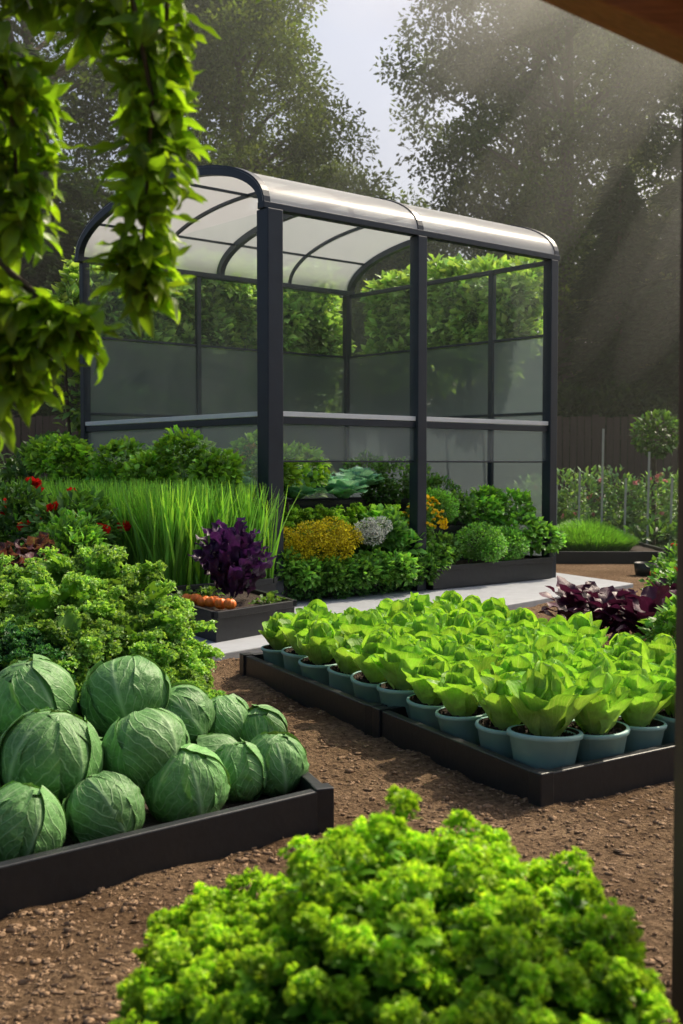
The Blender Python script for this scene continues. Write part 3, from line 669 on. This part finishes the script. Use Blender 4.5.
hang([(-0.8, 2.2, 1.66), (-0.74, 2.2, 1.5), (-0.7, 2.2, 1.40)], 0.07, 110)
mb.build('overhanging_tree', [leafmat('vine_leaf', veins=0.3, veincol=(0.42, 0.56, 0.08), nscale=30, trans=0.5, rough=0.35, bump=0.3, lat=9, crinkle=0.1, tint=(1.2, 1.3, 0.5)), M_bark])

# ---------------------------------------------------------------- pergola top-right
root = empty('wooden_pergola')
f = MB(); beam(f, (0.668, 2.05, 0), (0.668, 2.05, 1.95), 0.10, 0.10, up=(1, 0, 0)); f.build('pergola_post', M_fence, smooth=False, parent=root, bevel=0.006)
f = MB(); beam(f, (0.28, 2.05, 2.24), (1.3, 2.05, 1.79), 0.10, 0.12); beam(f, (0.28, 1.2, 2.24), (1.3, 1.2, 1.79), 0.10, 0.12)
f.build('pergola_rafter', M_wood, smooth=False, parent=root, bevel=0.006)
f = MB()
for i in range(7): 
    t0 = 0.03 + i * 0.15; p = np.array([0.28, 0, 2.24]) + (np.array([1.3, 0, 1.79]) - [0.28, 0, 2.24]) * t0
    beam(f, (p[0], 0.9, p[2] + 0.08), (p[0], 2.25, p[2] + 0.08), 0.15, 0.025, up=(0.4, 0, 0.9))
f.build('pergola_boards', M_wood, smooth=False, parent=root, bevel=0.003)

# ---------------------------------------------------------------- left midground
def bush(name, c, r, n, L, W, c0, c1, h=None, fl=None, k=2.0, **kw):
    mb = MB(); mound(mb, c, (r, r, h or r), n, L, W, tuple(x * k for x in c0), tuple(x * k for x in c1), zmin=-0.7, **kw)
    tube(mb, [(c[0], c[1], 0), (c[0] + 0.02, c[1], c[2])], 0.02, 6, mat=1)
    if fl:
        for _ in range(fl[0]):
            d = rand_dirs(1, 0.1)[0]; p = np.array(c) + d * [r, r, h or r] * 1.02
            m = 14; leaves(mb, np.tile(p, (m, 1)), nrm(rand_dirs(m, -0.1) + d * 0.3), d, fl[2], fl[2] * 0.9, -0.5, 0.2, c0=fl[1], c1=fl[1], prof='round', mat=2)
    return mb.build(name, [M_leaf, M_bark, M_petal])
red = (0.85, 0.03, 0.02)
bush('poppy_plant', (-2.25, 9.6, 0.7), 0.4, 1100, 0.1, 0.05, (0.04, 0.09, 0.02), (0.08, 0.18, 0.03), h=0.35, fl=(9, red, 0.08))
bush('poppy_plant', (-2.75, 9.9, 0.75), 0.4, 900, 0.1, 0.05, (0.04, 0.09, 0.02), (0.07, 0.16, 0.03), h=0.38, fl=(7, red, 0.08))
bush('parsley_bush', (-2.3, 11.6, 0.75), 0.5, 1500, 0.08, 0.05, (0.05, 0.12, 0.02), (0.11, 0.26, 0.04), h=0.5)
bush('parsley_bush', (-2.15, 8.9, 0.5), 0.38, 1300, 0.08, 0.05, (0.06, 0.14, 0.02), (0.13, 0.3, 0.04), h=0.42)
bush('green_bush', (-3.6, 10.5, 0.7), 0.6, 1500, 0.11, 0.05, (0.03, 0.08, 0.02), (0.08, 0.16, 0.03), h=0.6, fl=(5, red, 0.06))
bush('green_bush', (-3.4, 13.5, 0.8), 0.8, 1500, 0.14, 0.07, (0.03, 0.07, 0.02), (0.06, 0.13, 0.03), h=0.8)
bush('green_bush', (-5.2, 14, 0.9), 1.0, 1800, 0.16, 0.08, (0.03, 0.07, 0.02), (0.06, 0.12, 0.03), h=0.9, fl=(4, red, 0.08))
mb = MB()
for i in range(7):
    ruffled(mb, (-3.3 + i * 0.2, 8.0 + 0.25 * (i % 3), 0.5 + 0.06 * (i % 3)), 18, 0.2, 0.13, (0.1, 0.03, 0.05), (0.11, 0.02, 0.05), ruf=0.25, freq=2, nu=6, nv=10)
mb.build('red_lettuce_plants', M_big)
raised_bed('raised_bed', [(-3.6, 7.7), (-1.95, 7.7), (-2.1, 8.6), (-3.9, 8.6)], h=0.34, soil=0.3)
mb = MB()
for i in range(60):
    x = R.uniform(-7, -2.6); y = R.uniform(8.8, 13); mound(mb, (x, y, 0.25), (0.35, 0.35, 0.35), 200, 0.12, 0.06, (0.05, 0.12, 0.02), (0.12, 0.26, 0.04))
mb.build('vegetable_patch', M_leaf)
mb = MB()
for i in range(12): ruffled(mb, (-1.5 - 0.2 * (i % 6), 6.9 + 0.35 * (i // 6), 0.06), 20, 0.26, 0.14, (0.08, 0.2, 0.03), (0.16, 0.36, 0.05), ruf=0.12, nu=5, nv=8)
mb.build('spinach_plants', M_big)

# ---------------------------------------------------------------- right midground
mb = MB()
for i in range(7):
    x, y = ((1.85, 7.9), (2.0, 7.7), (1.85, 8.15), (2.25, 7.9), (2.05, 7.45), (2.35, 8.2), (1.7, 8.3))[i]
    ruffled(mb, (x, y, 0.12), 22, 0.28, 0.13, (0.06, 0.015, 0.03), (0.075, 0.012, 0.04), ruf=0.15, freq=2, nu=6, nv=10, rings=(0.1, 1.1), up=0.12)
mb.build('purple_lettuce_plants', leafmat('purple_lettuce_leaf', veins=0.2, veincol=(0.2, 0.06, 0.12), trans=0.25, nscale=30, tint=(1, 0.8, 0.9)))
bush('green_bush', (2.6, 8.3, 0.25), 0.38, 1300, 0.07, 0.045, (0.04, 0.11, 0.02), (0.1, 0.24, 0.04), h=0.35)
bush('green_bush', (2.15, 7.0, 0.2), 0.28, 900, 0.07, 0.045, (0.05, 0.13, 0.02), (0.13, 0.28, 0.04), h=0.26)
bush('flower_bush', (3.1, 10.0, 0.25), 0.4, 1100, 0.07, 0.04, (0.04, 0.1, 0.02), (0.09, 0.2, 0.04), h=0.35, fl=(14, (0.6, 0.05, 0.05), 0.045))
mb = MB(); n = 4200; rr = 0.62 * np.sqrt(R.random(n)); aa = R.uniform(0, 6.28, n)
B = np.stack([3.4 + rr * np.cos(aa), 15.9 + rr * np.sin(aa), np.full(n, 0.12)], -1)
leaves(mb, B, np.stack([np.cos(aa) * rr * 0.9, np.sin(aa) * rr * 0.9, np.ones(n)], -1) + R.normal(0, 0.15, (n, 3)), [0, 0, 1], 0.5 - 0.45 * rr, 0.02, 0.5, nu=1, nv=3, prof='blade', c0=(0.09, 0.24, 0.03), c1=(0.2, 0.46, 0.06))
mb.build('grass_clump', M_leaf)
raised_bed('raised_bed', [(2.6, 15.0), (4.4, 15.0), (4.4, 16.8), (2.6, 16.8)], h=0.16, soil=0.12)
def tub(c, r, h):
    mb = MB(); lathe(mb, [(0.001, 0), (r * 0.85, 0), (r, h), (r * 0.92, h), (r * 0.9, h - 0.04), (0.001, h - 0.04)], 24, c=c); mb.build('black_tub', M_black)
tub((4.3, 14.4, 0), 0.2, 0.25); tub((4.75, 14.8, 0), 0.25, 0.25); tub((3.6, 13.4, 0), 0.15, 0.15)
bush('green_bush', (4.75, 14.8, 0.45), 0.3, 500, 0.1, 0.06, (0.04, 0.1, 0.02), (0.09, 0.2, 0.04))
bush('small_shrub', (4.0, 12.3, 0.2), 0.4, 900, 0.1, 0.05, (0.04, 0.1, 0.02), (0.09, 0.2, 0.04), h=0.3)
root = empty('tomato_trellis')
mb = MB()
for i in range(18):
    x = 3.2 + (i % 9) * 0.55; y = 18.0 + (i // 9) * 1.3
    mound(mb, (x, y, 0.55), (0.4, 0.4, 0.55 + 0.1 * (i % 3)), 420, 0.12, 0.05, (0.11, 0.24, 0.08), (0.3, 0.52, 0.17), zmin=-0.95)
mb.build('tomato_leaves', M_leaf, parent=root)
mb = MB()
for k in range(35):
    p = np.array([R.uniform(3, 8), R.uniform(17.5, 18.2), R.uniform(0.5, 1.2)]); m = 8
    leaves(mb, np.tile(p, (m, 1)), rand_dirs(m), rand_dirs(m), 0.05, 0.04, 0.5, c0=(0.6, 0.2, 0.18), c1=(0.65, 0.3, 0.28), prof='round')
mb.build('tomato_flowers', M_petal, parent=root)
f = MB()
for i, x in enumerate((3.25, 3.6, 3.95, 4.3, 4.65, 5.0, 5.4, 5.9, 6.6)):
    h = (1.0, 1.2, 1.85, 1.1, 1.5, 1.1, 1.3, 1.6, 1.4)[i]; beam(f, (x, 17.3, 0), (x + 0.02, 17.3, h), 0.028, 0.028, up=(1, 0, 0))
f.build('trellis_stakes', M_stake, smooth=False, parent=root)
mb = MB(); tube(mb, [(5.1, 18.6, 0), (5.1, 18.6, 1.4)], 0.04, 7, mat=1); mound(mb, (5.15, 18.6, 1.75), (0.4, 0.4, 0.42), 900, 0.1, 0.06, (0.07, 0.15, 0.03), (0.15, 0.3, 0.06), zmin=-1)
mb.build('small_tree', [M_leaf, M_bark])
mb = MB()
for i in range(70):
    x = R.uniform(2.9, 9); y = R.uniform(16.8, 23); mound(mb, (x, y, 0.1), (0.5, 0.5, 0.35), 120, 0.16, 0.07, (0.06, 0.15, 0.04), (0.15, 0.32, 0.07))
mb.build('vegetable_patch', M_leaf)

# fence
f = MB()
for i in range(170):
    x = -13 + i * 0.155; h = 2.35 + R.normal(0, 0.02)
    beam(f, (x, 24.5 + R.normal(0, 0.006), 0), (x + R.normal(0, 0.004), 24.5, h), 0.14, 0.025, up=(0, 1, 0))
for z in (0.5, 1.9): beam(f, (-13.1, 24.56, z), (13.4, 24.56, z), 0.05, 0.09)
f.build('wooden_fence', M_fence, smooth=False)

# ---------------------------------------------------------------- trees
def broadleaf(seed, H=15.0, CR=4.0, base=1.5, ncl=210, per=420, ls=0.125, c0=(0.07, 0.105, 0.02), c1=(0.14, 0.2, 0.04)):
    mb = MB(); lean = R.normal(0, 0.3, 2)
    tr = [(0, 0, -0.3), (lean[0] * 0.3, lean[1] * 0.3, H * 0.3), (lean[0], lean[1], H * 0.6), (lean[0] * 1.2, lean[1], H * 0.93)]
    tube(mb, tr, [0.32, 0.24, 0.14, 0.03], 10, mat=1)
    for i in range(ncl):
        h = R.random() ** 0.85; z = base + (H - base) * h
        cr = CR * (math.sin(PI * min(1, (h * 0.84 + 0.14)) ** 0.9) ** 0.6 + 0.1) * R.uniform(0.55, 1.08)
        a = R.uniform(0, 6.28); r = cr * math.sqrt(R.uniform(0.1, 1))
        c = np.array([lean[0] * h + r * math.cos(a), lean[1] * h + r * math.sin(a), z])
        if i % 4 == 0:
            zb = max(base * 0.8, z - r * 0.6)
            p0 = np.array([lean[0] * zb / H, lean[1] * zb / H, zb]); tube(mb, [p0, (p0 + c) / 2 + [0, 0, 0.15], c], [0.08, 0.045, 0.012], 5, mat=1)
        s = R.uniform(0.45, 1.05); m = int(per * s * s + 60)
        d = rand_dirs(m); rr = R.random(m) ** 0.5
        p = c + d * rr[:, None] * [s, s, s * 0.62] + R.normal(0, 0.06, (m, 3))
        leaves(mb, p, nrm(d + R.normal(0, 0.6, (m, 3)) + [0, 0, -0.2]), R.normal(0, 0.6, (m, 3)) + [0, 0, 1], ls * R.uniform(0.7, 1.3, m), ls * 0.6, 0, 0, nu=1, nv=2, prof='diamond', c0=c0, c1=c1, var=0.3, bright=np.full(m, R.uniform(0.55, 1.4)))
    return mb.build('tree_mesh', [M_tree, M_bark], obj=False)
def conifer(H=11.0, CR=2.4, c0=(0.02, 0.045, 0.018), c1=(0.045, 0.09, 0.03)):
    mb = MB(); tube(mb, [(0, 0, -0.2), (0, 0, H * 0.5), (0, 0, H)], [0.22, 0.13, 0.02], 8, mat=1)
    z = 0.5
    while z < H:
        f_ = 1 - z / H; rad = CR * (f_ ** 0.75) + 0.12; nb = int(9 + 8 * f_)
        for b in range(nb):
            a = R.uniform(0, 6.28); L = rad * R.uniform(0.7, 1.12); k = int(30 + 75 * L)
            t = R.random(k) ** 0.7; dirv = np.array([math.cos(a), math.sin(a), 0]); side = np.array([-math.sin(a), math.cos(a), 0])
            wdt = 0.28 * (1 - t * 0.6) * (0.4 + L * 0.3)
            lat = R.uniform(-1, 1, k) * wdt
            p = dirv * (t * L)[:, None] + side * lat[:, None]; p[:, 2] = z + 0.25 * t * L - 0.32 * (t * L) ** 2 * 0.6 - np.abs(lat) * 0.4 + R.normal(0, 0.05, k)
            D = nrm(dirv + side * (np.sign(lat) * 0.8)[:, None] + R.normal(0, 0.3, (k, 3)) + [0, 0, -0.35])
            leaves(mb, p, D, R.normal(0, 0.5, (k, 3)) + [0, 0, 1], 0.26 * R.uniform(0.7, 1.3, k), 0.075, 0, 0, nu=1, nv=2, prof='diamond', c0=c0, c1=c1, var=0.35)
        z += 0.3
    return mb.build('conifer_mesh', [M_tree, M_bark], obj=False)
T1 = broadleaf(1); T2 = broadleaf(2, H=14, CR=4.3); T3 = broadleaf(3, H=16, CR=3.8, c0=(0.045, 0.075, 0.017), c1=(0.085, 0.14, 0.03))
C1 = conifer(); C2 = conifer(H=12, CR=2.8)
for (m, x, y, s, r) in ((T1, -3.0, 34, 1.12, 0.3), (T3, -8.3, 30, 1.15, 1.2), (T2, -12.5, 28, 1.2, 2.2), (T3, -6.3, 38, 1.25, 4), (T3, -16, 33, 1.2, 5), (T3, 6.7, 35, 1.22, 0.7), (T1, 10.8, 33, 1.2, 3.3), (T2, 6.4, 40, 1.4, 5.1), (T3, 14.5, 36, 1.15, 2), (T2, -1.0, 42, 0.9, 0.9), (T2, 2.2, 44, 0.75, 2.9)):
    place('broadleaf_tree', m, (x, y, 0), (0, 0, r), s)
for (m, x, y, s, r) in ((C1, 8.6, 27, 0.95, 0), (C2, 6.9, 28.5, 0.72, 1), (C2, 11.2, 28, 1.0, 2), (C1, -7.4, 26.5, 1.0, 3), (C2, -10.5, 26.5, 1.1, 4), (C1, -4.9, 27.5, 0.75, 5), (C2, -13.5, 26, 1.1, 1), (C1, 4.4, 29.0, 0.5, 1), (C1, 1.5, 30, 0.5, 2.2), (C2, -1.8, 29.0, 0.5, 2.9)):
    place('conifer_tree', m, (x, y, 0), (0, 0, r), (s * 1.1, s * 1.1, s))
mb = MB()
for i in range(260):
    x = R.uniform(-34, 34); y = R.uniform(46, 54); z = R.uniform(0, 1) ** 0.8 * 10.5
    m = 150; s = R.uniform(1.2, 2.2); d = rand_dirs(m); p = np.array([x, y, z]) + d * (R.random(m) ** 0.5)[:, None] * [s, s, s * 0.7]
    leaves(mb, p, rand_dirs(m), R.normal(0, 0.6, (m, 3)) + [0, 0, 1], 0.45, 0.3, 0, 0, nu=1, nv=2, prof='diamond', c0=(0.03, 0.05, 0.015), c1=(0.05, 0.08, 0.02))
mb.build('distant_trees', M_tree)
mb = MB()
for i in range(60):
    x = R.uniform(-14, 14); y = R.uniform(25.3, 27); z = R.uniform(0.3, 2.4)
    mound(mb, (x, y, z), (1.0, 0.8, 0.9), 380, 0.22, 0.11, (0.02, 0.045, 0.015), (0.05, 0.09, 0.025), zmin=-1)
mb.build('hedge', M_tree)

# ---------------------------------------------------------------- light directions
EL, AZ = math.radians(46), math.radians(46)
dv = Vector((math.cos(EL) * math.sin(AZ), math.cos(EL) * math.cos(AZ), math.sin(EL)))
# ---------------------------------------------------------------- mist
def mist_mat(name, dens, col, g):
    mm = bpy.data.materials.new(name); mm.use_nodes = True; nt = mm.node_tree; nt.nodes.clear()
    out = nt.nodes.new('ShaderNodeOutputMaterial'); vs = nt.nodes.new('ShaderNodeVolumeScatter')
    vs.inputs['Color'].default_value = (*col, 1); vs.inputs['Density'].default_value = dens; vs.inputs['Anisotropy'].default_value = g
    nt.links.new(vs.outputs[0], out.inputs['Volume']); return mm
f = MB(); prism(f, [(-40, 12.0), (40, 12.0), (40, 58), (-40, 58)], -0.5, 18)
f.build('mist', [mist_mat('mist_volume', 0.0045, (0.93, 1.0, 0.86), 0.6)], smooth=False)
# soft ellipsoids added to give a sun glow at upper right, plus light shafts
def blob(name, c, rad, mat, axis=None):
    a = np.linspace(-PI / 2, PI / 2, 17)[:, None]; b = np.linspace(0, 2 * PI, 33)[None]
    P = np.stack([np.cos(a) * np.cos(b), np.cos(a) * np.sin(b), np.sin(a) + 0 * b], -1)
    mb = MB(); mb.grid(P[None]); o = mb.build(name, [mat]); o.location = c; o.scale = rad
    if axis is not None: o.rotation_euler = axis.to_track_quat('Z', 'Y').to_euler()
    me = o.data
    import bmesh
    bm = bmesh.new(); bm.from_mesh(me); bmesh.ops.remove_doubles(bm, verts=bm.verts, dist=1e-4); bmesh.ops.recalc_face_normals(bm, faces=bm.faces); bm.to_mesh(me); bm.free()
    return o
mb1 = mist_mat('mist_glow_volume', 0.020, (1.0, 0.96, 0.84), 0.6)
blob('mist', (7.0, 25.0, 14.5), (7.5, 6.0, 6.0), mb1)
blob('mist', (2.5, 27.0, 16.0), (6.0, 6.0, 4.5), mb1)
mb2 = mist_mat('light_shaft_volume', 0.035, (1.0, 0.96, 0.84), 0.6)  # thin volumes laid along the sun direction, shaped to imitate light shafts
for (x, y, z, r, l) in ((3.4, 21.0, 7.2, 0.55, 6.5), (5.0, 21.5, 7.6, 0.7, 7.0), (6.6, 21.0, 7.0, 0.5, 6.0), (1.8, 22.0, 8.4, 0.6, 6.0), (8.0, 22.0, 7.6, 0.8, 7.0)):
    blob('mist', (x, y, z), (r, r, l), mb2, dv)

# ---------------------------------------------------------------- light
w = bpy.data.worlds.new('World'); scene.world = w; w.use_nodes = True; nt = w.node_tree
sky = nt.nodes.new('ShaderNodeTexSky'); sky.sky_type = 'NISHITA'; sky.sun_disc = False
sky.sun_elevation = EL; sky.sun_rotation = AZ; sky.dust_density = 6.0; sky.air_density = 1.0
bg = nt.nodes['Background']; bg.inputs[1].default_value = 0.15; nt.links.new(sky.outputs[0], bg.inputs[0])
sd = bpy.data.lights.new('sun', 'SUN'); sd.energy = 5.0; sd.angle = math.radians(0.6); sd.color = (1, 0.88, 0.68)
so = bpy.data.objects.new('sun', sd); scene.collection.objects.link(so)
so.rotation_euler = dv.to_track_quat('Z', 'Y').to_euler()

cam = bpy.data.cameras.new('camera'); co = bpy.data.objects.new('camera', cam); scene.collection.objects.link(co)
cam.sensor_width = 36; cam.lens = 40.04; cam.clip_end = 1500; cam.clip_start = 0.05
co.location = (0, 0, 1.3); co.rotation_euler = (math.radians(90 - 2.36), 0, 0)
cam.dof.use_dof = True; cam.dof.focus_distance = 6.5; cam.dof.aperture_fstop = 4.5
scene.camera = co
